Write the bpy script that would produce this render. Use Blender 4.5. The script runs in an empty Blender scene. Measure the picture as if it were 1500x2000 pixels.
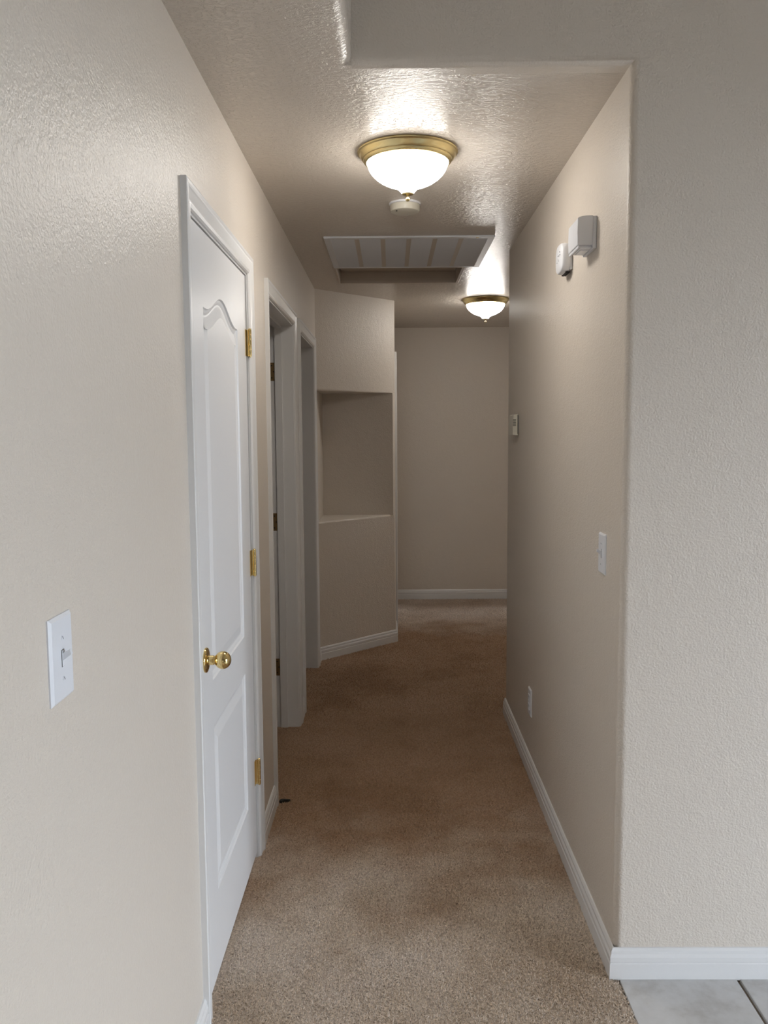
import bpy, bmesh, math, random
import numpy as np
from mathutils import Vector, Matrix
random.seed(4); rng = np.random.default_rng(7)
S = bpy.context.scene
COL = S.collection

# ------------------------------------------------------------------ camera
F, PIT, YAW, ROL, CAMH = 1634.5, -0.0947, 0.00852, 0.00653, 1.518
cam = bpy.data.cameras.new('camera'); camo = bpy.data.objects.new('camera', cam); COL.objects.link(camo)
cam.sensor_fit = 'VERTICAL'; cam.sensor_height = 36.0; cam.sensor_width = 27.0
cam.lens = F * 36.0 / 2000.0; cam.clip_start = 0.02; cam.clip_end = 200
Rm = Matrix.Rotation(YAW, 3, 'Z') @ Matrix.Rotation(PIT, 3, 'X') @ Matrix.Rotation(ROL, 3, 'Y')
rgt, fwd, upv = Rm @ Vector((1,0,0)), Rm @ Vector((0,1,0)), Rm @ Vector((0,0,1))
M = Matrix((rgt, upv, -fwd)).transposed().to_4x4(); M.translation = (0, 0, CAMH)
camo.matrix_world = M
S.camera = camo

# ------------------------------------------------------------------ daylight, exposure
SKY = 35.5; LAMP = 34.0; EXPO = 0.0
w = bpy.data.worlds.new('world'); S.world = w; w.use_nodes = True
nt = w.node_tree; nt.nodes.clear()
wo = nt.nodes.new('ShaderNodeOutputWorld'); bg = nt.nodes.new('ShaderNodeBackground')
tc = nt.nodes.new('ShaderNodeTexCoord'); sx = nt.nodes.new('ShaderNodeSeparateXYZ'); cr = nt.nodes.new('ShaderNodeValToRGB')
nt.links.new(tc.outputs['Generated'], sx.inputs[0]); nt.links.new(sx.outputs['Z'], cr.inputs[0])
cr.color_ramp.elements[0].position = 0.0; cr.color_ramp.elements[0].color = (0.80, 0.89, 1.0, 1)
cr.color_ramp.elements[1].position = 1.0; cr.color_ramp.elements[1].color = (0.66, 0.79, 1.0, 1)
nt.links.new(cr.outputs[0], bg.inputs[0]); bg.inputs[1].default_value = SKY
nt.links.new(bg.outputs[0], wo.inputs[0])
S.view_settings.view_transform = 'Standard'; S.view_settings.look = 'None'
S.view_settings.exposure = EXPO; S.view_settings.gamma = 1.0; S.view_settings.use_curve_mapping = False

def portal(loc, rot, sx_, sy_):
    l = bpy.data.lights.new('window_daylight', 'AREA'); l.shape = 'RECTANGLE'; l.size = sx_; l.size_y = sy_
    l.cycles.is_portal = True
    o = bpy.data.objects.new('window_daylight', l); COL.objects.link(o); o.location = loc; o.rotation_euler = rot
# living-room side window, living-room patio door, bedroom window at the far end
WIN1 = (-0.75, 0.6, 0.05, 2.25)        # y0,y1,z0,z1 on x=RX
WIN2 = (1.9, 2.4, 1.0, 1.6)         # x0,x1,z0,z1 on y=BY
WIN3 = (7.05, 7.5, 0.15, 2.3)           # y0,y1,z0,z1 on x=4.6 (bedroom)
RX, BY, HC = 4.6, -6.5, 3.5; BX = 2.9
portal((RX+.02, sum(WIN1[:2])/2, sum(WIN1[2:])/2), (0, math.pi/2, 0), WIN1[3]-WIN1[2], WIN1[1]-WIN1[0])
portal((sum(WIN2[:2])/2, BY-.02, sum(WIN2[2:])/2), (-math.pi/2, 0, 0), WIN2[1]-WIN2[0], WIN2[3]-WIN2[2])
portal((BX+.02, sum(WIN3[:2])/2, sum(WIN3[2:])/2), (0, math.pi/2, 0), WIN3[3]-WIN3[2], WIN3[1]-WIN3[0])

# ------------------------------------------------------------------ helpers
def link(name, me, mat, parent=None):
    if mat is not None and not me.materials: me.materials.append(mat)
    o = bpy.data.objects.new(name, me); COL.objects.link(o)
    if parent is not None: o.parent = parent
    return o
def done(bm, name, mat, parent=None, smooth=None, recalc=True):
    if recalc: bmesh.ops.recalc_face_normals(bm, faces=bm.faces[:])
    me = bpy.data.meshes.new(name); bm.to_mesh(me); bm.free()
    if smooth is not None:
        for p in me.polygons: p.use_smooth = True
        me.set_sharp_from_angle(angle=math.radians(smooth))
    o = link(name, me, mat, parent)
    if smooth is not None:
        wn = o.modifiers.new('weighted', 'WEIGHTED_NORMAL'); wn.keep_sharp = True; wn.mode = 'FACE_AREA'; wn.weight = 100
    return o
def struct(o, label):
    o['kind'] = 'structure'; o['label'] = label; return o
def thing(name, loc, label, cat, rot=(0,0,0)):
    o = bpy.data.objects.new(name, None); COL.objects.link(o); o.location = loc; o.rotation_euler = rot
    o.empty_display_size = .05
    o['label'] = label; o['category'] = cat; return o
def box(bm, x0, x1, y0, y1, z0, z1, bev=0.0, seg=2):
    vs = [bm.verts.new((x, y, z)) for x in (x0, x1) for y in (y0, y1) for z in (z0, z1)]
    f = [(0,1,3,2),(4,6,7,5),(0,4,5,1),(2,3,7,6),(0,2,6,4),(1,5,7,3)]
    fs = [bm.faces.new([vs[i] for i in q]) for q in f]
    if bev:
        es = list({e for g in fs for e in g.edges})
        bmesh.ops.bevel(bm, geom=es, offset=bev, segments=seg, affect='EDGES', profile=.5)
    return vs
def prism(bm, pts, z0, z1, f=None):
    """extrude plan polygon pts (x,y) from z0 to z1; f maps (a,b,c)->xyz"""
    f = f or (lambda a, b, c: (a, b, c))
    lo = [bm.verts.new(f(p[0], p[1], z0)) for p in pts]; hi = [bm.verts.new(f(p[0], p[1], z1)) for p in pts]
    n = len(pts); bm.faces.new(lo[::-1]); bm.faces.new(hi)
    for i in range(n): bm.faces.new((lo[i], lo[(i+1) % n], hi[(i+1) % n], hi[i]))
    return lo, hi
def lathe(bm, prof, n=48, axis='Z', c=(0,0,0)):
    """prof = [(r, h)] along axis"""
    def P(r, h, a):
        u, v = r*math.cos(a), r*math.sin(a)
        q = (u, v, h) if axis == 'Z' else ((h, u, v) if axis == 'X' else (u, h, v))
        return (q[0]+c[0], q[1]+c[1], q[2]+c[2])
    rings = []
    for r, h in prof:
        if r < 1e-6: rings.append([bm.verts.new(P(0, h, 0))])
        else: rings.append([bm.verts.new(P(r, h, 2*math.pi*i/n)) for i in range(n)])
    for a, b in zip(rings, rings[1:]):
        for i in range(n):
            j = (i+1) % n
            if len(a) == 1 and len(b) == 1: continue
            if len(a) == 1: bm.faces.new((a[0], b[i], b[j]))
            elif len(b) == 1: bm.faces.new((a[i], b[0], a[j]))
            else: bm.faces.new((a[i], b[i], b[j], a[j]))
def bevel_where(bm, test, r, seg=6):
    es = [e for e in bm.edges if test(e.verts[0].co, e.verts[1].co)]
    bmesh.ops.bevel(bm, geom=es, offset=r, segments=seg, affect='EDGES', profile=.5)
near = lambda a, b, t=1e-4: abs(a-b) < t

# ------------------------------------------------------------------ materials
def mat(name, color, rough=.5, metal=0.0, spec=.5):
    m = bpy.data.materials.new(name); m.use_nodes = True
    b = m.node_tree.nodes['Principled BSDF']
    b.inputs['Base Color'].default_value = (*color, 1); b.inputs['Roughness'].default_value = rough
    b.inputs['Metallic'].default_value = metal; b.inputs['Specular IOR Level'].default_value = spec
    return m, m.node_tree, b
def coords(t):
    g = t.nodes.new('ShaderNodeNewGeometry'); return g.outputs['Position']
def noise(t, vec, scale, detail=3, rough=.55, stretch=None):
    if stretch:
        mp = t.nodes.new('ShaderNodeMapping'); mp.inputs['Scale'].default_value = stretch
        t.links.new(vec, mp.inputs[0]); vec = mp.outputs[0]
    n = t.nodes.new('ShaderNodeTexNoise'); n.inputs['Scale'].default_value = scale
    n.inputs['Detail'].default_value = detail; n.inputs['Roughness'].default_value = rough
    t.links.new(vec, n.inputs['Vector']); return n.outputs['Fac']
def ramp(t, fac, stops):
    r = t.nodes.new('ShaderNodeValToRGB'); e = r.color_ramp.elements
    while len(e) < len(stops): e.new(.5)
    for i, (p, c) in enumerate(stops): e[i].position = p; e[i].color = (*c, 1) if len(c) == 3 else c
    t.links.new(fac, r.inputs[0]); return r.outputs[0]
def bump(t, b, h, strength, dist, prev=None):
    n = t.nodes.new('ShaderNodeBump'); n.inputs['Strength'].default_value = strength; n.inputs['Distance'].default_value = dist
    t.links.new(h, n.inputs['Height'])
    if prev is not None: t.links.new(prev, n.inputs['Normal'])
    t.links.new(n.outputs[0], b.inputs['Normal']); return n.outputs[0]

PAINT = (0.668, 0.602, 0.524)
mWall, t, b = mat('wall_paint', PAINT, .38, 0, .42)
p = coords(t)
n1 = bump(t, b, noise(t, p, 185, 2, .5), .45, .0042)
bump(t, b, noise(t, p, 34, 2, .5), .16, .008, n1)
mCeil, t, b = mat('ceiling_paint', PAINT, .25, 0, .5)
p = coords(t)
kd = ramp(t, noise(t, p, 50, 4, .62, (1, 1.8, 1)), [(.44, (0,0,0)), (.54, (1,1,1))])
n1 = bump(t, b, kd, .6, .0036)
bump(t, b, noise(t, p, 110, 3, .55), .14, .003, n1)
mTrim, t, b = mat('trim_paint', (0.74, 0.73, 0.715), .30, 0, .5)
bump(t, b, noise(t, coords(t), 60, 2), .08, .002)
mDoor, t, b = mat('door_paint', (0.75, 0.745, 0.74), .30, 0, .5)
bump(t, b, noise(t, coords(t), 60, 4, .7, (1, 9, 0.55)), .30, .0012)
mPlate, t, b = mat('white_plastic', (0.74, 0.75, 0.78), .32)
mIvory, t, b = mat('ivory_plastic', (0.62, 0.59, 0.50), .4)
mDark, t, b = mat('dark_gap', (0.02, 0.018, 0.015), .7)
mBrass, t, b = mat('polished_brass', (0.78, 0.54, 0.22), .12, 1.0)
t.links.new(ramp(t, noise(t, coords(t), 40, 3), [(.35, (.74, .56, .24)), (.7, (.84, .67, .34))]), b.inputs['Base Color'])
mBrassD, t, b = mat('satin_brass', (0.72, 0.55, 0.26), .3, 1.0)
mBrassO, t, b = mat('aged_brass', (0.30, 0.20, 0.09), .4, 1.0)
mBrassL, t, b = mat('lamp_brass', (0.80, 0.66, 0.34), .24, 1.0)
mGlass = bpy.data.materials.new('lit_glass'); mGlass.use_nodes = True
t = mGlass.node_tree; b = t.nodes['Principled BSDF']
b.inputs['Base Color'].default_value = (.9, .9, .9, 1); b.inputs['Roughness'].default_value = .3
b.inputs['Emission Color'].default_value = (1.0, 0.955, 0.90, 1); b.inputs['Emission Strength'].default_value = LAMP
mSlat, t, b = mat('grille_enamel', (0.74, 0.76, 0.80), .4)
mMull, t, b = mat('mullion_enamel', (0.60, 0.54, 0.47), .5)
mHatch, t, b = mat('hatch_paint', (0.52, 0.45, 0.38), .5)
bump(t, b, noise(t, coords(t), 60, 3), .3, .003)
# carpet
mCarp, t, b = mat('carpet', (0.3, 0.22, 0.16), .95, 0, .1)
p = coords(t)
big = noise(t, p, 1.7, 4, .6)
stain_shade = ramp(t, big, [(.36, (.44, .34, .25)), (.5, (.53, .435, .345)), (.64, (.58, .49, .41))])
fine = ramp(t, noise(t, p, 120, 3, .7), [(.30, (.86, .82, .79)), (.5, (1.38, 1.39, 1.41)), (.70, (1.85, 1.9, 1.95))])
mx = t.nodes.new('ShaderNodeMix'); mx.data_type = 'RGBA'; mx.blend_type = 'MULTIPLY'; mx.inputs[0].default_value = 1
# daylight falloff put into the carpet colour: darker and browner down the hall
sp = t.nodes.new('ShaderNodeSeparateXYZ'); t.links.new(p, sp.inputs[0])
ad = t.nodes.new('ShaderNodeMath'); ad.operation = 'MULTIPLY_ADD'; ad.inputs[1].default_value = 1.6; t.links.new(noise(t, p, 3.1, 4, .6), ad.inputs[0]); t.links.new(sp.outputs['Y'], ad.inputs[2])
depth_shade = t.nodes.new('ShaderNodeMapRange'); depth_shade.interpolation_type = 'SMOOTHSTEP'; depth_shade.inputs['From Min'].default_value = 3.05; depth_shade.inputs['From Max'].default_value = 4.2
t.links.new(ad.outputs[0], depth_shade.inputs['Value'])
far_ = t.nodes.new('ShaderNodeMapRange'); far_.interpolation_type = 'SMOOTHSTEP'; far_.inputs['From Min'].default_value = 6.9; far_.inputs['From Max'].default_value = 7.5  # eases the painted shade off around the far daylight streak
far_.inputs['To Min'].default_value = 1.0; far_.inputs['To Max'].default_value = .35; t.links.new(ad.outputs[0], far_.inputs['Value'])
cl = t.nodes.new('ShaderNodeMath'); cl.operation = 'MULTIPLY'; t.links.new(depth_shade.outputs[0], cl.inputs[0]); t.links.new(far_.outputs[0], cl.inputs[1])
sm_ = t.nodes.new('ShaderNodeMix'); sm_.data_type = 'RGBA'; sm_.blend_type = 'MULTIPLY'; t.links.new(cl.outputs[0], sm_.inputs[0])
t.links.new(stain_shade, sm_.inputs[6]); sm_.inputs[7].default_value = (.62, .48, .365, 1); stain_shade = sm_.outputs[2]
t.links.new(stain_shade, mx.inputs[6]); t.links.new(fine, mx.inputs[7]); t.links.new(mx.outputs[2], b.inputs['Base Color'])
b.inputs['Sheen Weight'].default_value = .15
bump(t, b, noise(t, p, 120, 3, .6), .8, .008)
# tile and grout
mTile, t, b = mat('tile_glaze', (.6, .59, .57), .35, 0, .5)
p = coords(t)
t.links.new(ramp(t, noise(t, p, 9, 6, .65), [(.30, (.43, .41, .385)), (.5, (.56, .55, .535)), (.7, (.62, .615, .61))]), b.inputs['Base Color'])
bump(t, b, noise(t, p, 40, 4), .15, .003)
mGrout, t, b = mat('grout', (.22, .175, .13), .9)
mGround, t, b = mat('outside_ground', (.16, .15, .13), .9)

# ------------------------------------------------------------------ room shell
XL, XR, YC, YRE, YF, CZ = -.484, .612, 2.207, 4.40, 7.535, 2.44
XB = .0315; AY, BYY = 5.481, 5.995; XE = -.094
LT = .15                                    # thickness of the left wall
D1 = (2.062, 2.875); D2 = (3.352, 4.215); D3 = (4.50, 5.30); DH = 2.048
JT = .018

# left wall, with openings
bm = bmesh.new(); x0, x1 = XL-LT, XL
cur = BY
for a, c in (D1, D2, D3):
    box(bm, x0, x1, cur, a-JT, 0, HC); box(bm, x0, x1, a-JT, c+JT, DH+JT, HC); cur = c+JT
box(bm, x0, x1, cur, 6.15, 0, HC)
struct(done(bm, 'wall_left', mWall), 'long beige left hall wall with three doorways')

# front wall: header over the hall and the stretch right of it, bullnose round the opening
bm = bmesh.new()
BR = .022; rings = []
for k in range(9):
    th = math.pi/2*k/8; a = BR*(1-math.sin(th)); y = YC+BR*(1-math.cos(th))
    rings.append([bm.verts.new(q) for q in ((XR+a, y, 0), (XR+a, y, CZ+a), (XE, y, CZ+a))])
rings.append([bm.verts.new(q) for q in ((XR, YC+.06, 0), (XR, YC+.06, CZ), (XE, YC+.06, CZ))])
fo = [bm.verts.new(q) for q in ((XE, YC, HC), (RX+.1, YC, HC), (RX+.1, YC, 0))]
bo = [bm.verts.new(q) for q in ((XE, YC+.06, HC), (RX+.1, YC+.06, HC), (RX+.1, YC+.06, 0))]
for r0, r1 in zip(rings, rings[1:]):
    for j in (0, 1): bm.faces.new((r0[j], r0[j+1], r1[j+1], r1[j]))
f0 = rings[0]; bm.faces.new((fo[0], fo[1], f0[1], f0[2])); bm.faces.new((fo[1], fo[2], f0[0], f0[1]))
b0 = rings[-1]; bm.faces.new((bo[0], bo[1], b0[1], b0[2])); bm.faces.new((bo[1], bo[2], b0[0], b0[1]))
struct(done(bm, 'wall_front', mWall, smooth=40), 'grey-lit wall facing the viewer, right of the hall and over it')
# right wall block
bm = bmesh.new()
prism(bm, [(XR, YC+.06), (RX, YC+.06), (RX, YRE), (XR, YRE)], 0, CZ+.2)
bevel_where(bm, lambda p, q: near(p.x, XR) and near(q.x, XR) and near(p.y, YRE) and near(q.y, YRE), .018, 5)
struct(done(bm, 'wall_right', mWall, smooth=40), 'right hall wall carrying the chime box, thermostat and outlet')
# far wall
bm = bmesh.new(); box(bm, -.7, 5.0, YF, YF+.12, 0, CZ+.2)
struct(done(bm, 'wall_far', mWall), 'dim wall closing the end of the hall')
# angled wall with its niche, and the wall running on behind it
N0, N1 = .932, 1.792
dv = Vector((XB-XL, BYY-AY)).normalized()
A = Vector((XL, AY)); B = Vector((XB, BYY)); NY = 5.965
def on(s): q = A+dv*s; return (q.x, q.y)
LN = (B-A).length
bm = bmesh.new()
full = [(XL-.05, AY), (A.x, A.y), (B.x, B.y), (XB, YF+.01), (XL-.05, YF+.01)]
lo, hi = prism(bm, full, 0, N0)
bevel_where(bm, lambda p, q: (near(p.x, XB) and near(q.x, XB) and near(p.y, BYY) and near(q.y, BYY)) or (near(p.z, N0) and near(q.z, N0) and p.y < 6.0 and q.y < 6.0 and max(p.x, q.x) > 0), .014, 5)
prism(bm, full, N1, CZ+.1)
bevel_where(bm, lambda p, q: (near(p.x, XB) and near(q.x, XB) and near(p.y, BYY) and near(q.y, BYY) and min(p.z, q.z) > 1.7) or (near(p.z, N1) and near(q.z, N1) and p.y < 6.0 and q.y < 6.0 and max(p.x, q.x) > 0), .014, 5)
# back of the niche and the thin pier at its right
prism(bm, [(XL-.05, NY), (XB-.016, NY), on(LN-.016), on(LN-.012), (XB-.004, BYY-.001), (XB, BYY+.012), (XB, YF+.005), (XL-.05, YF+.005)], N0-.004, N1+.004)
struct(done(bm, 'wall_back', mWall, smooth=40), 'angled wall with a tall recessed niche at its middle')

# ceilings
GR = (-.312, .497, 4.045, 4.775)           # return-air grille
HT = (-.322, .424, 4.795, 5.302)           # attic hatch opening
bm = bmesh.new()
box(bm, -3.2, XE, BY, YC+.001, CZ, HC)     # dropped strip in front of the hall
bevel_where(bm, lambda p, q: near(p.x, XE) and near(q.x, XE) and near(p.z, CZ) and near(q.z, CZ), .028, 6)
box(bm, XL-LT, XE, YC+.001, YC+.06, CZ, HC)
box(bm, XL-LT, 5.0, YC+.06, HT[2], CZ, CZ+.25)
box(bm, XL-LT, HT[0], HT[2], HT[3], CZ, CZ+.25)
box(bm, HT[1], 5.0, HT[2], HT[3], CZ, CZ+.25)
box(bm, XL-LT, 5.0, HT[3], YF+.1, CZ, CZ+.25)
box(bm, XE, RX+.1, BY, YC+.06, HC, HC+.1)
struct(done(bm, 'ceiling', mCeil, smooth=40), 'knockdown-textured beige hall ceiling, dropped at the left')

# rest of the living room
def wall_with_window(bm, axis, pos, th, a0, a1, z0, z1, win):
    w0, w1, v0, v1 = win
    def bx(p0, p1, q0, q1):
        if p1-p0 < 1e-4 or q1-q0 < 1e-4: return
        if axis == 'x': box(bm, pos, pos+th, p0, p1, q0, q1)
        else: box(bm, p0, p1, pos, pos+th, q0, q1)
    bx(a0, w0, z0, z1); bx(w1, a1, z0, z1); bx(w0, w1, z0, v0); bx(w0, w1, v1, z1)
bm = bmesh.new(); wall_with_window(bm, 'x', RX, .12, BY, YC, 0, HC, WIN1)
struct(done(bm, 'wall_side', mWall), 'living room window wall off to the right')
bm = bmesh.new(); wall_with_window(bm, 'y', BY-.12, .12, XL-LT, RX+.12, 0, HC, WIN2)
struct(done(bm, 'wall_rear', mWall), 'living room wall behind the viewer')
# rooms behind the left doorways
bm = bmesh.new()
box(bm, -3.3, -3.2, 1.5, 6.1, 0, CZ); box(bm, -3.2, XL-LT, 2.9, 3.0, 0, CZ); box(bm, -3.2, XL-LT, 6.0, 6.1, 0, CZ)
box(bm, -3.2, XL-LT, 4.32, 4.40, 0, CZ); box(bm, -3.2, XL-LT, 1.5, 1.6, 0, CZ)
struct(done(bm, 'wall_inner', mWall), 'walls of the rooms behind the left doorways')
bm = bmesh.new(); box(bm, -3.3, XL-LT, 1.5, 6.1, CZ, CZ+.1)
struct(done(bm, 'ceiling_side', mCeil), 'ceiling of the rooms behind the left doorways')
# corridor to the right at the far end: unseen wall, slits added to shape bedroom daylight into streaks
EX = 1.75
bm = bmesh.new()
for a, c, z in ((YRE, 6.54, 0), (6.54, 6.76, 2.05), (6.76, 6.86, 0), (6.86, 7.18, 2.05), (7.18, YF, 0)):
    box(bm, EX, EX+.12, a, c, z, CZ)
struct(done(bm, 'wall_end_unseen_slits', mWall), 'unseen wall with two light-shaping slits at the end of the side corridor')
bm = bmesh.new(); wall_with_window(bm, 'x', BX, .12, YRE, YF, 0, CZ, WIN3); pass
struct(done(bm, 'wall_bedroom', mWall), 'bedroom window wall beyond the side corridor')

# windows (frames and bars)
def window(name, axis, pos, win, label, nx):
    w0, w1, v0, v1 = win; bm = bmesh.new(); f = .05 if nx > 1 else .02
    def bx(p0, p1, q0, q1):
        if axis == 'x': box(bm, pos+.03, pos+.08, p0, p1, q0, q1)
        else: box(bm, p0, p1, pos-.08, pos-.03, q0, q1)
    bx(w0, w1, v0, v0+f); bx(w0, w1, v1-f, v1); bx(w0, w0+f, v0+f, v1-f); bx(w1-f, w1, v0+f, v1-f)
    for i in range(1, nx):
        c = w0+(w1-w0)*i/nx; bx(c-.025, c+.025, v0+f, v1-f)
    struct(done(bm, name, mTrim), label)
window('window_1', 'x', RX, WIN1, 'living room side window frame', 2)
window('window_2', 'y', BY, WIN2, 'living room patio door frame', 2)
window('window_3', 'x', BX, WIN3, 'bedroom window frame', 1)

# ------------------------------------------------------------------ floors
bm = bmesh.new()
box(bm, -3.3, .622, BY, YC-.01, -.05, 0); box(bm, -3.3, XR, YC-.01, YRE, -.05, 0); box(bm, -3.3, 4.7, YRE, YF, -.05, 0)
floor = struct(done(bm, 'floor', mCarp), 'worn tan-brown hall carpet, with shade painted in down the hall')
# carpet tufts where the pile can be made out
def tufts(name, x0, x1, y0, y1, sp, h, w_, keep=None):
    nx, ny = int((x1-x0)/sp), int((y1-y0)/sp)
    X, Y = np.meshgrid(np.linspace(x0, x1, nx), np.linspace(y0, y1, ny))
    P = np.stack([X.ravel(), Y.ravel()], 1) + rng.uniform(-.5, .5, (nx*ny, 2))*sp
    if keep is not None: P = P[keep(P[:, 0], P[:, 1])]
    n = len(P); V = np.zeros((n, 4, 3)); a0 = rng.uniform(0, 6.28, n)
    for k in range(3):
        V[:, k, 0] = P[:, 0]+w_*np.cos(a0+k*2.094); V[:, k, 1] = P[:, 1]+w_*np.sin(a0+k*2.094); V[:, k, 2] = -.001
    V[:, 3, 0] = P[:, 0]+rng.normal(0, w_*.9, n); V[:, 3, 1] = P[:, 1]+rng.normal(0, w_*.9, n); V[:, 3, 2] = h*rng.uniform(.55, 1.1, n)
    i = np.arange(n)[:, None]*4
    T = np.concatenate([i+np.array([[0, 1, 3]]), i+np.array([[1, 2, 3]]), i+np.array([[2, 0, 3]])], 1).reshape(-1)
    me = bpy.data.meshes.new(name); me.vertices.add(n*4); me.vertices.foreach_set('co', V.reshape(-1))
    me.loops.add(len(T)); me.loops.foreach_set('vertex_index', T.astype(np.int32)); me.polygons.add(len(T)//3)
    me.polygons.foreach_set('loop_start', np.arange(0, len(T), 3, dtype=np.int32)); me.update(calc_edges=True)
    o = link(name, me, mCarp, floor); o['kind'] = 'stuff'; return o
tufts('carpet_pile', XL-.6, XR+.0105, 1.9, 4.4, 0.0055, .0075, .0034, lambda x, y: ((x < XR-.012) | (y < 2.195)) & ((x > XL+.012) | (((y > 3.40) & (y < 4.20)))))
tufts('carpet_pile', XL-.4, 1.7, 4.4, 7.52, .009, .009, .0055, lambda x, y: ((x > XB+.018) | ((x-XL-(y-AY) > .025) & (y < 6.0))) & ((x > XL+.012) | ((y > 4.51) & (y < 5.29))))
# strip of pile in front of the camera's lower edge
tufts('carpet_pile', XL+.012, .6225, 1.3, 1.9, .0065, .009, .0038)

# tiles
bm = bmesh.new(); box(bm, .622, RX, BY, YC, -.05, -.004)
tf = struct(done(bm, 'floor_tile', mGrout), 'brown grout bed under the pale ceramic tiles')
TS, G = .333, .009
bm = bmesh.new(); box(bm, 0, TS-G, 0, TS-G, -.012, .004, .003, 2)
tile0 = done(bm, 'tile', mTile, tf, smooth=40); first = True
xs = [.626 + i*TS for i in range(10)]; ys = [YC-.012-TS*(j+1)+G for j in range(9)]
for x in xs:
    for y in ys:
        if first: o = tile0; first = False
        else: o = tile0.copy(); COL.objects.link(o); o.parent = tf
        o.location = (x, y, random.uniform(-.0006, .0004))

bm = bmesh.new(); box(bm, -30, 40, -40, 40, -.4, -.3)
g = struct(done(bm, 'trim_1', mGround), 'bare ground outside the windows'); g.name = 'floor_outside'

# ------------------------------------------------------------------ baseboards
BP = [(0, 0), (.0135, 0), (.0135, .047), (.0105, .050), (.0125, .053), (.0125, .066), (.0085, .074), (.0085, .082), (.004, .089), (0, .090)]
def baseboard(name, path, label):
    """path in plan, walked so that the room is on the right-hand side"""
    bm = bmesh.new(); P = [Vector(p) for p in path]; rings = []
    for i, p in enumerate(P):
        d0 = (P[i]-P[i-1]).normalized() if i else None
        d1 = (P[i+1]-P[i]).normalized() if i < len(P)-1 else None
        if d0 is None: d0 = d1
        if d1 is None: d1 = d0
        n0, n1 = Vector((d0.y, -d0.x)), Vector((d1.y, -d1.x))
        n = (n0+n1).normalized(); k = 1/max(.3, n.dot(n0))
        rings.append([bm.verts.new((p.x+n.x*k*a, p.y+n.y*k*a, z)) for a, z in BP])
    for r0, r1 in zip(rings, rings[1:]):
        for j in range(len(BP)-1): bm.faces.new((r0[j], r1[j], r1[j+1], r0[j+1]))
    bm.faces.new(rings[0]); bm.faces.new(rings[-1][::-1])
    return struct(done(bm, name, mTrim), label)
CW = .060; RV = .006                       # casing width, reveal
e = CW+RV
baseboard('baseboard_left', [(XL, BY), (XL, D1[0]-e)], 'white baseboard left of the closed closet door')
baseboard('baseboard_left_middle', [(XL, D1[1]+e), (XL, D2[0]-e)], 'short white baseboard between closed door and first open doorway')
baseboard('baseboard_left_far', [(XL, D2[1]+e), (XL, D3[0]-e)], 'small piece of baseboard between the two open doorways')
baseboard('baseboard_back', [(XL, D3[1]+e), (XL, AY), (XB, BYY), (XB, 6.28)], 'white baseboard under the niche wall')
baseboard('baseboard_far', [(XB, YF), (EX, YF)], 'white baseboard across the far wall')
baseboard('baseboard_right', [(RX, YRE)[::1], (XR, YRE), (XR, YC), (RX, YC)], 'white baseboard along right hall wall, turning onto the front wall')

# ------------------------------------------------------------------ doors
# casing profile: (distance from outer edge, projection)
CP = [(0, 0), (0, .0145), (.004, .0165), (.012, .0165), (.019, .0125), (.040, .0095), (.049, .0110), (.056, .0085), (.060, .0045), (.060, 0)]
def casing(parent, y0, y1, zt, xw, s=1, name='casing'):
    """mitred door casing on the plane x=xw, projecting towards s"""
    bm = bmesh.new(); a0, a1, z = y0-RV, y1+RV, zt+RV
    rings = []
    for (yy, zz, dy, dz) in ((a0, 0, -1, 0), (a0, z, -1, 1), (a1, z, 1, 1), (a1, 0, 1, 0)):
        rings.append([bm.verts.new((xw+s*h, yy+dy*(CW-w_), zz+dz*(CW-w_))) for w_, h in CP])
    for r0, r1 in zip(rings, rings[1:]):
        for j in range(len(CP)-1): bm.faces.new((r0[j], r1[j], r1[j+1], r0[j+1]))
    bm.faces.new(rings[0]); bm.faces.new(rings[-1][::-1])
    return done(bm, name, mTrim, parent, smooth=25)
def jamb(parent, y0, y1, zt, xa, xb, stop):
    bm = bmesh.new()
    box(bm, xa, xb, y0-JT, y0, 0, zt+JT); box(bm, xa, xb, y1, y1+JT, 0, zt+JT); box(bm, xa, xb, y0, y1, zt, zt+JT)
    done(bm, 'jamb', mTrim, parent)
    if stop:
        s0, s1 = stop; bm = bmesh.new(); d = .011
        box(bm, s0, s1, y0, y0+d, 0, zt); box(bm, s0, s1, y1-d, y1, 0, zt); box(bm, s0, s1, y0+d, y1-d, zt-d, zt)
        done(bm, 'door_stop', mTrim, parent)

def panel_outline(y0, y1, z0, z1, rise):
    pts = [(y0, z0), (y1, z0), (y1, z1)]
    if rise:
        N = 40
        for i in range(1, N):
            u = 1-i/N
            # ogee shoulders, round crown
            s = math.sin(math.pi*u); h = rise*(0.5-0.5*math.cos(2*math.pi*min(max((u-.06)/.88, 0), 1)))
            pts.append((y0+(y1-y0)*u, z1+h))
    pts.append((y0, z1)); return pts
def inset(pts, d):
    n = len(pts); out = []
    for i in range(n):
        p0, p1, p2 = Vector(pts[i-1]), Vector(pts[i]), Vector(pts[(i+1) % n])
        d0, d1 = (p1-p0).normalized(), (p2-p1).normalized()
        n0, n1 = Vector((-d0.y, d0.x)), Vector((-d1.y, d1.x)); nn = (n0+n1).normalized()
        k = 1/max(.5, nn.dot(n0)); q = p1+nn*d*k; out.append((q.x, q.y))
    return out
PR = [(0, 0), (.003, -.0045), (.010, -.0060), (.016, -.0085), (.021, -.0085), (.050, -.0022), (.053, -.0016)]
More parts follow.
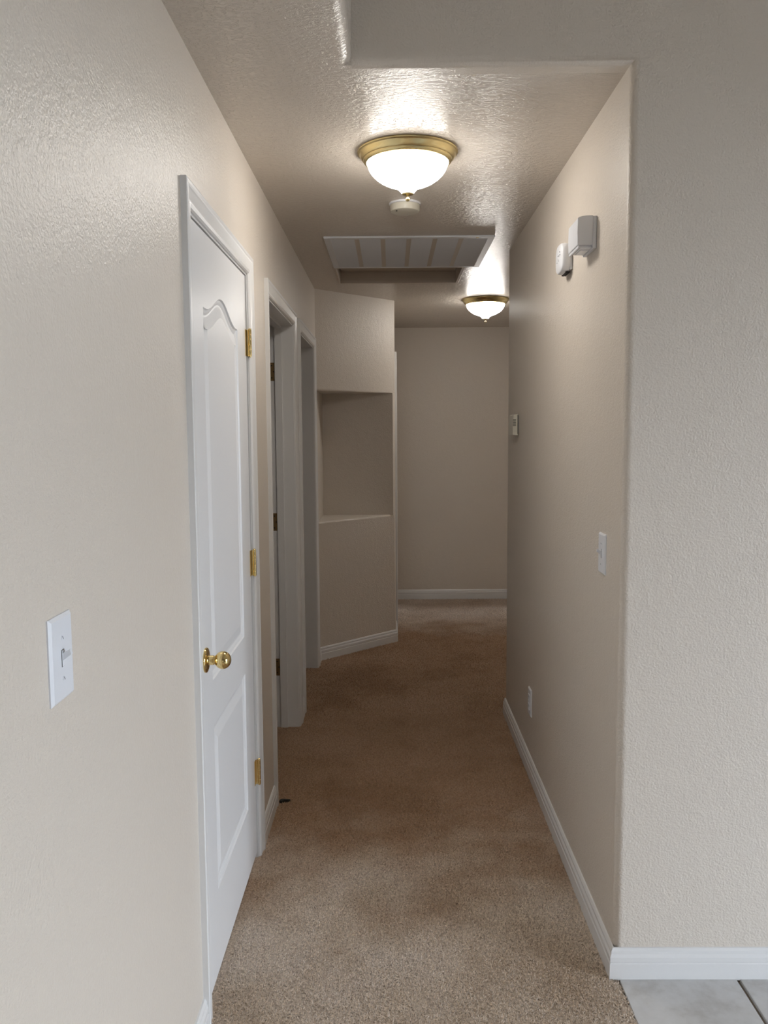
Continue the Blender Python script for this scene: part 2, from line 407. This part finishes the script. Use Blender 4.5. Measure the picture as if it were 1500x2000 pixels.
def slab(parent, y0, y1, z0, z1, xf, th, panels, place=None):
    """moulded door slab; front face at local x=xf; place maps local xyz to parent xyz"""
    place = place or (lambda v: v)
    bm = bmesh.new(); V = lambda y, z, h: bm.verts.new(place(Vector((xf+h, y, z))))
    outer = [V(y0, z0, 0), V(y1, z0, 0), V(y1, z1, 0), V(y0, z1, 0)]
    edges = [bm.edges.new((outer[i], outer[(i+1) % 4])) for i in range(4)]
    for (a, c, lo_, hi_, rise) in panels:
        base = panel_outline(a, c, lo_, hi_, rise); prev = None
        for d, h in PR:
            r = [V(y, z, h) for y, z in inset(base, d)]
            if prev is None:
                edges += [bm.edges.new((r[i], r[(i+1) % len(r)])) for i in range(len(r))]
            else:
                for i in range(len(r)):
                    j = (i+1) % len(r); bm.faces.new((prev[i], prev[j], r[j], r[i]))
            prev = r
        c_ = bm.faces.new(prev)
    bmesh.ops.triangle_fill(bm, use_beauty=True, use_dissolve=False, edges=edges)
    bk = [V(y0, z0, -th), V(y1, z0, -th), V(y1, z1, -th), V(y0, z1, -th)]
    for i in range(4): bm.faces.new((outer[i], bk[i], bk[(i+1) % 4], outer[(i+1) % 4]))
    bm.faces.new(bk)
    return done(bm, 'door_slab', mDoor, parent, smooth=9)
def hinge(parent, x, y, z, m=mBrass):
    """knuckle barrel standing proud of the wall, with leaf slivers either side"""
    bm = bmesh.new(); box(bm, XL-.006, XL-.0022, y-.022, y-.001, z-.0445, z+.0445, .0008, 1); box(bm, XL-.006, x-.004, y-.003, y+.003, z-.0445, z+.0445)
    h = done(bm, 'hinge', m, parent)
    for k in range(5):
        za = z-.044+k*.0178
        bm = bmesh.new(); lathe(bm, [(0, za), (.0054, za), (.0058, za+.001), (.0058, za+.0160), (.0054, za+.0170), (0, za+.0170)], 20, 'Z', (x, y, 0))
        done(bm, 'knuckle', m, h, smooth=40)
    bm = bmesh.new()
    lathe(bm, [(0, z-.049), (.004, z-.047), (.0045, z-.044), (.0042, z+.044), (.0050, z+.045), (.0050, z+.047), (.003, z+.049), (0, z+.0495)], 16, 'Z', (x, y, 0))
    done(bm, 'hinge_pin', m, h, smooth=40)

PNL = [(2.222, 2.715, .848, 1.848, .055), (2.222, 2.715, .252, .722, 0)]
# door 1: closed closet door
d1 = bpy.data.objects.new('door_1', None); COL.objects.link(d1); struct(d1, 'closed white two-panel arch-top door nearest the viewer, brass knob')
casing(d1, *D1, DH, XL); jamb(d1, *D1, DH, XL-.14, XL, (XL-.075, XL-.042))
slab(d1, D1[0]+.003, D1[1]-.003, .022, DH-.003, XL-.004, .035, PNL)
for z in (1.823, 1.070, .318): hinge(d1, XL+.0085, D1[1]+.002, z)
KX, KY, KZ = XL-.004, 2.140, .928
bm = bmesh.new()
lathe(bm, [(0, .0485), (.006, .0483), (.0115, .0466), (.0165, .0435)][::-1][:0] + [(0, .0), (.0325, .0), (.0330, .0025), (.0315, .0055), (.024, .0078), (.0135, .0090), (.0125, .012)], 48, 'X', (KX, KY, KZ))
rz = done(bm, 'knob_rosette', mBrass, d1, smooth=50)
pr = [(0, .010), (.0125, .0105), (.0125, .0215), (.0105, .0225), (.0105, .0240), (.0128, .0250)]
cx_, R_ = .0455, .0235
for i in range(0, 21):
    a = math.radians(148 - i*148/20); pr.append((R_*math.sin(a), cx_+R_*math.cos(a)*.93))
pr = [q for q in pr if q[0] >= 0]; pr[-1] = (0, pr[-1][1])
bm = bmesh.new(); lathe(bm, pr, 48, 'X', (KX, KY, KZ)); done(bm, 'door_knob', mBrass, d1, smooth=50)

# door 2: open doorway, slab swung into the room, hinged on its far jamb
d2 = bpy.data.objects.new('door_2', None); COL.objects.link(d2); struct(d2, 'first open white doorway with hinge leaves on its far jamb')
casing(d2, *D2, DH, XL); jamb(d2, *D2, DH, XL-.14, XL, (XL-.091, XL-.056)); casing(d2, *D2, DH, XL-.15, -1)
PNL2 = [(.14, .66, .85, 1.85, .055), (.14, .66, .252, .722, 0)]
hx, hy = XL-.147, D2[1]-.004
slab(d2, .004, .80, .022, DH-.003, 0, .035, PNL2, lambda v: Vector((hx-v.y, hy+.052+v.x, v.z)))
for z in (1.823, 1.070, .318):
    bm = bmesh.new(); box(bm, XL-.118, XL-.094, D2[1]-.0016, D2[1]+.001, z-.0445, z+.0445, .0004, 1)
    h = done(bm, 'hinge_leaf', mBrassO, d2)
    for k in (-.03, 0, .03):
        bm = bmesh.new(); lathe(bm, [(0, -.0022), (.0032, -.0020), (.0035, -.0014)], 12, 'Y', (XL-.103+(.005 if k == 0 else -.004), D2[1], z+k))
        done(bm, 'screw', mDark, h)
    bm = bmesh.new(); lathe(bm, [(0, z-.045), (.0058, z-.045), (.0058, z+.045), (0, z+.045)], 16, 'Z', (XL-.147, D2[1]-.002, 0))
    done(bm, 'knuckle', mBrassO, h, smooth=40)
# door 3
d3 = bpy.data.objects.new('door_3', None); COL.objects.link(d3); struct(d3, 'second open white doorway next to the niche wall')
casing(d3, *D3, DH, XL); jamb(d3, *D3, DH, XL-.14, XL, (XL-.125, XL-.092)); casing(d3, *D3, DH, XL-.15, -1)
slab(d3, .004, .78, .022, DH-.003, 0, .035, PNL2, lambda v: Vector((XL-.147-v.y, D3[1]+.048+v.x, v.z)))
# door 4: closed door round the corner behind the niche wall
d4 = bpy.data.objects.new('door_4', None); COL.objects.link(d4); struct(d4, 'edge of a white door casing just past the niche wall corner')
casing(d4, 6.365, 7.12, DH, XB)
slab(d4, 6.365, 7.12, .022, DH, XB+.004, .012, [(6.365+.14, 7.12-.14, .85, 1.85, .055), (6.365+.14, 7.12-.14, .252, .722, 0)])

# ------------------------------------------------------------------ ceiling lights
def ceiling_light(x, y, label):
    o = thing('ceiling_light', (x, y, CZ), label, 'light'); o['group'] = 'flush ceiling lights in the hall'
    bm = bmesh.new()
    lathe(bm, [(0, 0), (.163, 0), (.166, -.003), (.165, -.007), (.161, -.009), (.158, -.012), (.155, -.020), (.149, -.026), (.147, -.0265),
               (.1465, -.030), (.144, -.034), (.139, -.037), (.136, -.038), (.134, -.036), (.132, -.030)], 96)
    done(bm, 'brass_ring', mBrassL, o, smooth=35)
    bm = bmesh.new()
    pf = [(.131, -.030), (.132, -.038), (.1315, -.046), (.127, -.058), (.119, -.070), (.106, -.083), (.090, -.094), (.072, -.103), (.056, -.109), (.044, -.113),
          (.034, -.118), (.027, -.125), (.022, -.131), (.018, -.134), (0, -.134)]
    lathe(bm, pf, 96); done(bm, 'glass_bowl', mGlass, o, smooth=80)
    bm = bmesh.new()
    lathe(bm, [(0, -.132), (.018, -.132), (.0195, -.135), (.018, -.138), (.009, -.1405), (.006, -.143), (.0062, -.150), (.0078, -.153), (.006, -.158), (0, -.160)], 32)
    done(bm, 'finial', mBrassL, o, smooth=40)
    return o
ceiling_light(.061, 2.862, 'lit brass-rimmed glass bowl ceiling light, the nearer and larger one')
ceiling_light(.668, 5.965, 'lit brass-rimmed ceiling light at far end, partly hidden by right wall')

# smoke detector
o = thing('smoke_detector', (.063, 3.487, CZ), 'round white smoke detector on ceiling behind the nearer light', 'smoke detector')
bm = bmesh.new(); lathe(bm, [(0, 0), (.0635, 0), (.0640, -.003), (.0630, -.007), (.060, -.008), (0, -.008)], 64); done(bm, 'mounting_base', mPlate, o, smooth=40)
bm = bmesh.new(); lathe(bm, [(.059, -.007), (.0605, -.010), (.0600, -.026), (.057, -.033), (.050, -.036), (.020, -.0365), (.018, -.0375), (0, -.0375)], 64)
done(bm, 'cover', mIvory, o, smooth=40)
bm = bmesh.new(); lathe(bm, [(0, -.0385), (.003, -.0385), (.0035, -.036)], 12, 'Z', (-.034, -.03, 0)); done(bm, 'test_light', mDark, o)

# ------------------------------------------------------------------ return-air grille
gx0, gx1, gy0, gy1 = GR
o = thing('return_air_grille', ((gx0+gx1)/2, (gy0+gy1)/2, CZ), 'white slatted return-air grille set in the ceiling', 'vent')
off = Vector(((gx0+gx1)/2, (gy0+gy1)/2, CZ))
def boxo(bm, a, c, e0, f0, z0, z1, **k): box(bm, a-off.x, c-off.x, e0-off.y, f0-off.y, z0-off.z, z1-off.z, **k)
bm = bmesh.new(); fw, fz = .032, CZ-.009
boxo(bm, gx0, gx1, gy0, gy0+fw, fz, CZ, bev=.002, seg=1); boxo(bm, gx0, gx1, gy1-fw, gy1, fz, CZ, bev=.002, seg=1)
boxo(bm, gx0, gx0+fw, gy0+fw, gy1-fw, fz, CZ, bev=.002, seg=1); boxo(bm, gx1-fw, gx1, gy0+fw, gy1-fw, fz, CZ, bev=.002, seg=1)
done(bm, 'frame', mSlat, o)
cw = (gx1-gx0-2*fw)/6
for i in range(1, 6):
    c = gx0+fw+cw*i; bm = bmesh.new(); boxo(bm, c-.011, c+.011, gy0+fw, gy1-fw, fz+.001, CZ-.001); done(bm, 'mullion', mMull, o)
bm = bmesh.new(); boxo(bm, gx0+fw, gx1-fw, gy0+fw, gy1-fw, CZ-.0012, CZ-.0004); done(bm, 'filter', mPlate, o)
for i in range(6):
    a = gx0+fw+cw*i+(.011 if i else 0); c = gx0+fw+cw*(i+1)-(.011 if i < 5 else 0)
    bm = bmesh.new(); y = gy0+fw+.002
    while y < gy1-fw-.008:
        q = [(a, y, CZ-.0030), (c, y, CZ-.0030), (c, y+.0105, CZ-.0085), (a, y+.0105, CZ-.0085)]
        v = [bm.verts.new(Vector(k)-off) for k in q]; v2 = [bm.verts.new(Vector(k)-off+Vector((0, .0008, .0010))) for k in q]
        bm.faces.new(v); bm.faces.new(v2[::-1])
        for r in range(4): bm.faces.new((v[r], v2[r], v2[(r+1) % 4], v[(r+1) % 4]))
        y += .0125
    s = done(bm, 'louvers', mSlat, o); s['kind'] = 'stuff'
bm = bmesh.new(); lathe(bm, [(0, -.0105), (.006, -.0100), (.008, -.008)], 16, 'Z', (.735-off.x-.32, gy0+.012-off.y, 0)); done(bm, 'latch', mBrassD, o)

# attic hatch: recess with lining, ledge and panel
hx0, hx1, hy0, hy1 = HT
o = thing('attic_hatch', ((hx0+hx1)/2, (hy0+hy1)/2, CZ), 'recessed tan attic hatch behind the ceiling grille', 'hatch')
off = Vector(((hx0+hx1)/2, (hy0+hy1)/2, CZ))
bm = bmesh.new(); L_ = .018
for q in ((hx0, hx1, hy0, hy0+L_), (hx0, hx1, hy1-L_, hy1), (hx0, hx0+L_, hy0+L_, hy1-L_), (hx1-L_, hx1, hy0+L_, hy1-L_)):
    boxo(bm, *q, CZ-.003, CZ+.075, bev=.0015, seg=1)
done(bm, 'frame', mHatch, o)
bm = bmesh.new(); boxo(bm, hx0+L_+.004, hx1-L_-.004, hy0+L_+.004, hy1-L_-.004, CZ+.066, CZ+.08); done(bm, 'hatch_panel', mHatch, o)
bm = bmesh.new(); boxo(bm, hx0+.002, hx1-.002, hy0+.002, hy1-.002, CZ+.0805, CZ+.09); done(bm, 'backing', mDark, o)

# ------------------------------------------------------------------ wall fittings
def plate_xyz(side):      # local frame: u along y, v up, w out of the wall
    return (lambda X, Y, Z: (lambda u, v, w_: (X+side*w_, Y+u, Z+v)))
def pbox(bm, u0, u1, v0, v1, w0, w1, s, bev=0., seg=2):
    if s > 0: box(bm, w0, w1, u0, u1, v0, v1, bev, seg)
    else: box(bm, -w1, -w0, u0, u1, v0, v1, bev, seg)
def light_switch(x, y, z, s, wd, ht, up, label):
    o = thing('light_switch', (x, y, z), label, 'switch'); o['group'] = 'toggle light switches'
    bm = bmesh.new(); vs = []
    # plate with sloped rim
    for f, w_ in ((1, 0), (1, .0022), (.90, .0060)):
        du = wd/2 if f == 1 else wd/2-.0045; dvv = ht/2 if f == 1 else ht/2-.0045
        vs.append([bm.verts.new((s*w_, a*du, c*dvv)) for a, c in ((-1,-1),(1,-1),(1,1),(-1,1))])
    for r0, r1 in zip(vs, vs[1:]):
        for i in range(4): bm.faces.new((r0[i], r0[(i+1) % 4], r1[(i+1) % 4], r1[i]))
    bm.faces.new(vs[0]); bm.faces.new(vs[-1])
    pl_ = done(bm, 'plate', mPlate, o)
    bm = bmesh.new(); pbox(bm, -.0052, .0052, -.0125, .0125, .0058, .0062, s); done(bm, 'slot', mDark, pl_)
    bm = bmesh.new()
    tip = .010 if up else -.010
    a = [(-.0042, -.0105, .006), (.0042, -.0105, .006), (.0042, .0105, .006), (-.0042, .0105, .006)]
    c = [(-.0036, tip-.0040, .0195), (.0036, tip-.0040, .0195), (.0036, tip+.0035, .0175), (-.0036, tip+.0035, .0175)]
    A_ = [bm.verts.new((s*q[2], q[0], q[1]*.55+tip*.15)) for q in a]; C_ = [bm.verts.new((s*q[2], q[0], q[1])) for q in c]
    for i in range(4): bm.faces.new((A_[i], A_[(i+1) % 4], C_[(i+1) % 4], C_[i]))
    bm.faces.new(C_); bm.faces.new(A_[::-1]); done(bm, 'toggle', mPlate, o)
    bm = bmesh.new(); pbox(bm, -.0045, .0045, -.0118, .0118, .0060, .0075, s, .0004, 1); done(bm, 'toggle_frame', mPlate, o)
    for zz in (-.030, .030):
        bm = bmesh.new(); lathe(bm, [(.0034, s*.0058), (.0032, s*.0068), (.0018, s*.0072), (0, s*.0072)], 16, 'X', (0, 0, zz)); sc = done(bm, 'screw', mPlate, o)
        bm = bmesh.new(); pbox(bm, -.0004, .0004, -.0028, .0028, .0071, .0075, s)
        bmesh.ops.rotate(bm, verts=bm.verts[:], cent=(0, 0, 0), matrix=Matrix.Rotation(.6, 3, 'X')); bmesh.ops.translate(bm, verts=bm.verts[:], vec=(0, 0, zz))
        done(bm, 'screw_slot', mDark, sc)
    return o
light_switch(XL, 1.187, 1.195, 1, .080, .126, True, 'white toggle light switch on left wall before the closed door')
light_switch(XR, 2.400, 1.166, -1, .072, .117, True, 'white toggle light switch on right wall near the bullnose corner')

o = thing('wall_outlet', (XR, 3.612, .328), 'white outlet plate low on the right wall above baseboard', 'outlet')
bm = bmesh.new(); vs = []
for f, w_ in ((0, 0), (0, .0022), (.0045, .0060)):
    vs.append([bm.verts.new((-w_, a*(.036-f), c*(.060-f))) for a, c in ((-1,-1),(1,-1),(1,1),(-1,1))])
for r0, r1 in zip(vs, vs[1:]):
    for i in range(4): bm.faces.new((r0[i], r0[(i+1) % 4], r1[(i+1) % 4], r1[i]))
bm.faces.new(vs[-1]); bm.faces.new(vs[0]); done(bm, 'plate', mPlate, o)
for zz in (-.020, .020):
    bm = bmesh.new(); pbox(bm, -.0165, .0165, -.0145, .0145, .0055, .0075, -1, .003, 2)
    bmesh.ops.translate(bm, verts=bm.verts[:], vec=(0, 0, zz)); rc = done(bm, 'receptacle', mPlate, o)
    for u in (-.0065, .0065):
        bm = bmesh.new(); pbox(bm, u-.0009, u+.0009, zz-.002, zz+.007, .0074, .0077, -1); done(bm, 'slot', mDark, rc)
bm = bmesh.new(); lathe(bm, [(.003, -.0058), (.0028, -.0068), (0, -.007)], 14, 'X'); done(bm, 'screw', mPlate, o)

# door chime box: bevelled cover over a stepped base, open tray underneath
o = thing('door_chime', (XR, 2.605, 2.103), 'white box-shaped door chime high on right wall, the bigger unit', 'door chime')
bm = bmesh.new(); box(bm, -.012, 0, -.066, .066, -.047, .047, .002, 1); done(bm, 'backplate', mPlate, o)
bm = bmesh.new()
sec = [(-.012, .048), (-.030, .0475), (-.044, .0455), (-.053, .0435), (-.0565, .040), (-.0575, 0), (-.0565, -.035), (-.0555, -.0365), (-.012, -.0365)]
prism(bm, sec, -.066, .066, lambda a, b_, c: (a, c, b_))
bmesh.ops.bevel(bm, geom=[e_ for e_ in bm.edges if abs(e_.verts[0].co.y-e_.verts[1].co.y) < 1e-5], offset=.0015, segments=2, affect='EDGES')
done(bm, 'cover', mPlate, o, smooth=30)
bm = bmesh.new(); box(bm, -.055, -.050, -.0655, .0655, -.046, -.0385, .001, 1); done(bm, 'lower_lip', mPlate, o)
bm = bmesh.new(); box(bm, -.047, -.012, -.052, .052, -.044, -.036, .002, 1); box(bm, -.042, -.016, -.030, .030, -.047, -.043, .001, 1); done(bm, 'sound_port', mPlate, o)

# carbon-monoxide style alarm beside it
o = thing('wall_alarm', (XR, 2.915, 2.100), 'smaller rounded white alarm with dotted front, behind the chime box', 'alarm')
bm = bmesh.new()
N = 28; outl = []
for i in range(N):
    a = 2*math.pi*i/N; k = 3.2
    outl.append((.056*math.copysign(abs(math.cos(a))**(2/k), math.cos(a)), .050*math.copysign(abs(math.sin(a))**(2/k), math.sin(a))))
rings = []
for f, w_ in ((.93, .010), (.97, .014), (1, .024), (.97, .033), (.90, .038), (.5, .0410), (.0, .0415)):
    if f == 0: rings.append([bm.verts.new((-w_, 0, 0))])
    else: rings.append([bm.verts.new((-w_, u*f, v*f)) for u, v in outl])
for r0, r1 in zip(rings, rings[1:]):
    for i in range(N):
        j = (i+1) % N
        bm.faces.new((r0[i], r0[j], r1[0]) if len(r1) == 1 else (r0[i], r0[j], r1[j], r1[i]))
bm.faces.new(rings[0]); done(bm, 'cover', mPlate, o, smooth=50)
bm = bmesh.new(); box(bm, -.012, 0, -.046, .046, -.042, .042, .002, 1); done(bm, 'backplate', mPlate, o)
bm = bmesh.new()
for k in range(3): box(bm, -.020+.005*k, -.0175+.005*k, -.036, .036, -.0515, -.046)
done(bm, 'vent_slot', mDark, o)
for (u, v, r) in ((-.020, .006, .0028), (-.030, .018, .0016), (-.008, -.004, .0016), (.010, -.012, .0018), (-.020, -.010, .0014), (-.033, .008, .0014), (.002, .010, .0014)):
    bm = bmesh.new(); lathe(bm, [(r, -.0385), (r*.9, -.0418), (0, -.0420)], 12, 'X', (0, u, v)); done(bm, 'indicator', mDark, o)

# thermostat
o = thing('thermostat', (XR, 4.075, 1.551), 'ivory thermostat with side vents, far end of right wall', 'thermostat')
bm = bmesh.new(); box(bm, -.007, 0, -.058, .105, -.040, .040, .002, 1); done(bm, 'backplate', mPlate, o)
bm = bmesh.new()
prism(bm, [(-.006, .050), (-.020, .049), (-.027, .044), (-.031, .0), (-.031, -.048), (-.006, -.050)], -.070, .070, lambda a, b_, c: (a, c, b_))
done(bm, 'cover', mIvory, o)
bm = bmesh.new()
for k in range(6): box(bm, -.030, -.016, -.0706, -.0698, .022-k*.0055, .0245-k*.0055)
s = done(bm, 'vent_slots', mDark, o)
bm = bmesh.new(); box(bm, -.0090, -.0065, -.0706, -.0698, -.044, .046); done(bm, 'seam', mDark, o)

# dark scrap on the carpet at the end of the short baseboard
bm = bmesh.new()
pts = [(-.014, -.010), (-.004, -.014), (.004, -.004), (.030, -.002), (.032, .004), (.004, .008), (-.010, .008)]
prism(bm, pts, 0, .012)
bmesh.ops.bevel(bm, geom=bm.edges[:], offset=.0015, segments=1, affect='EDGES')
o = done(bm, 'carpet_scrap', mDark); o.location = (XL+.030, 3.325, .0)
o['label'] = 'small dark scrap on the carpet by the first open doorway'; o['category'] = 'scrap'
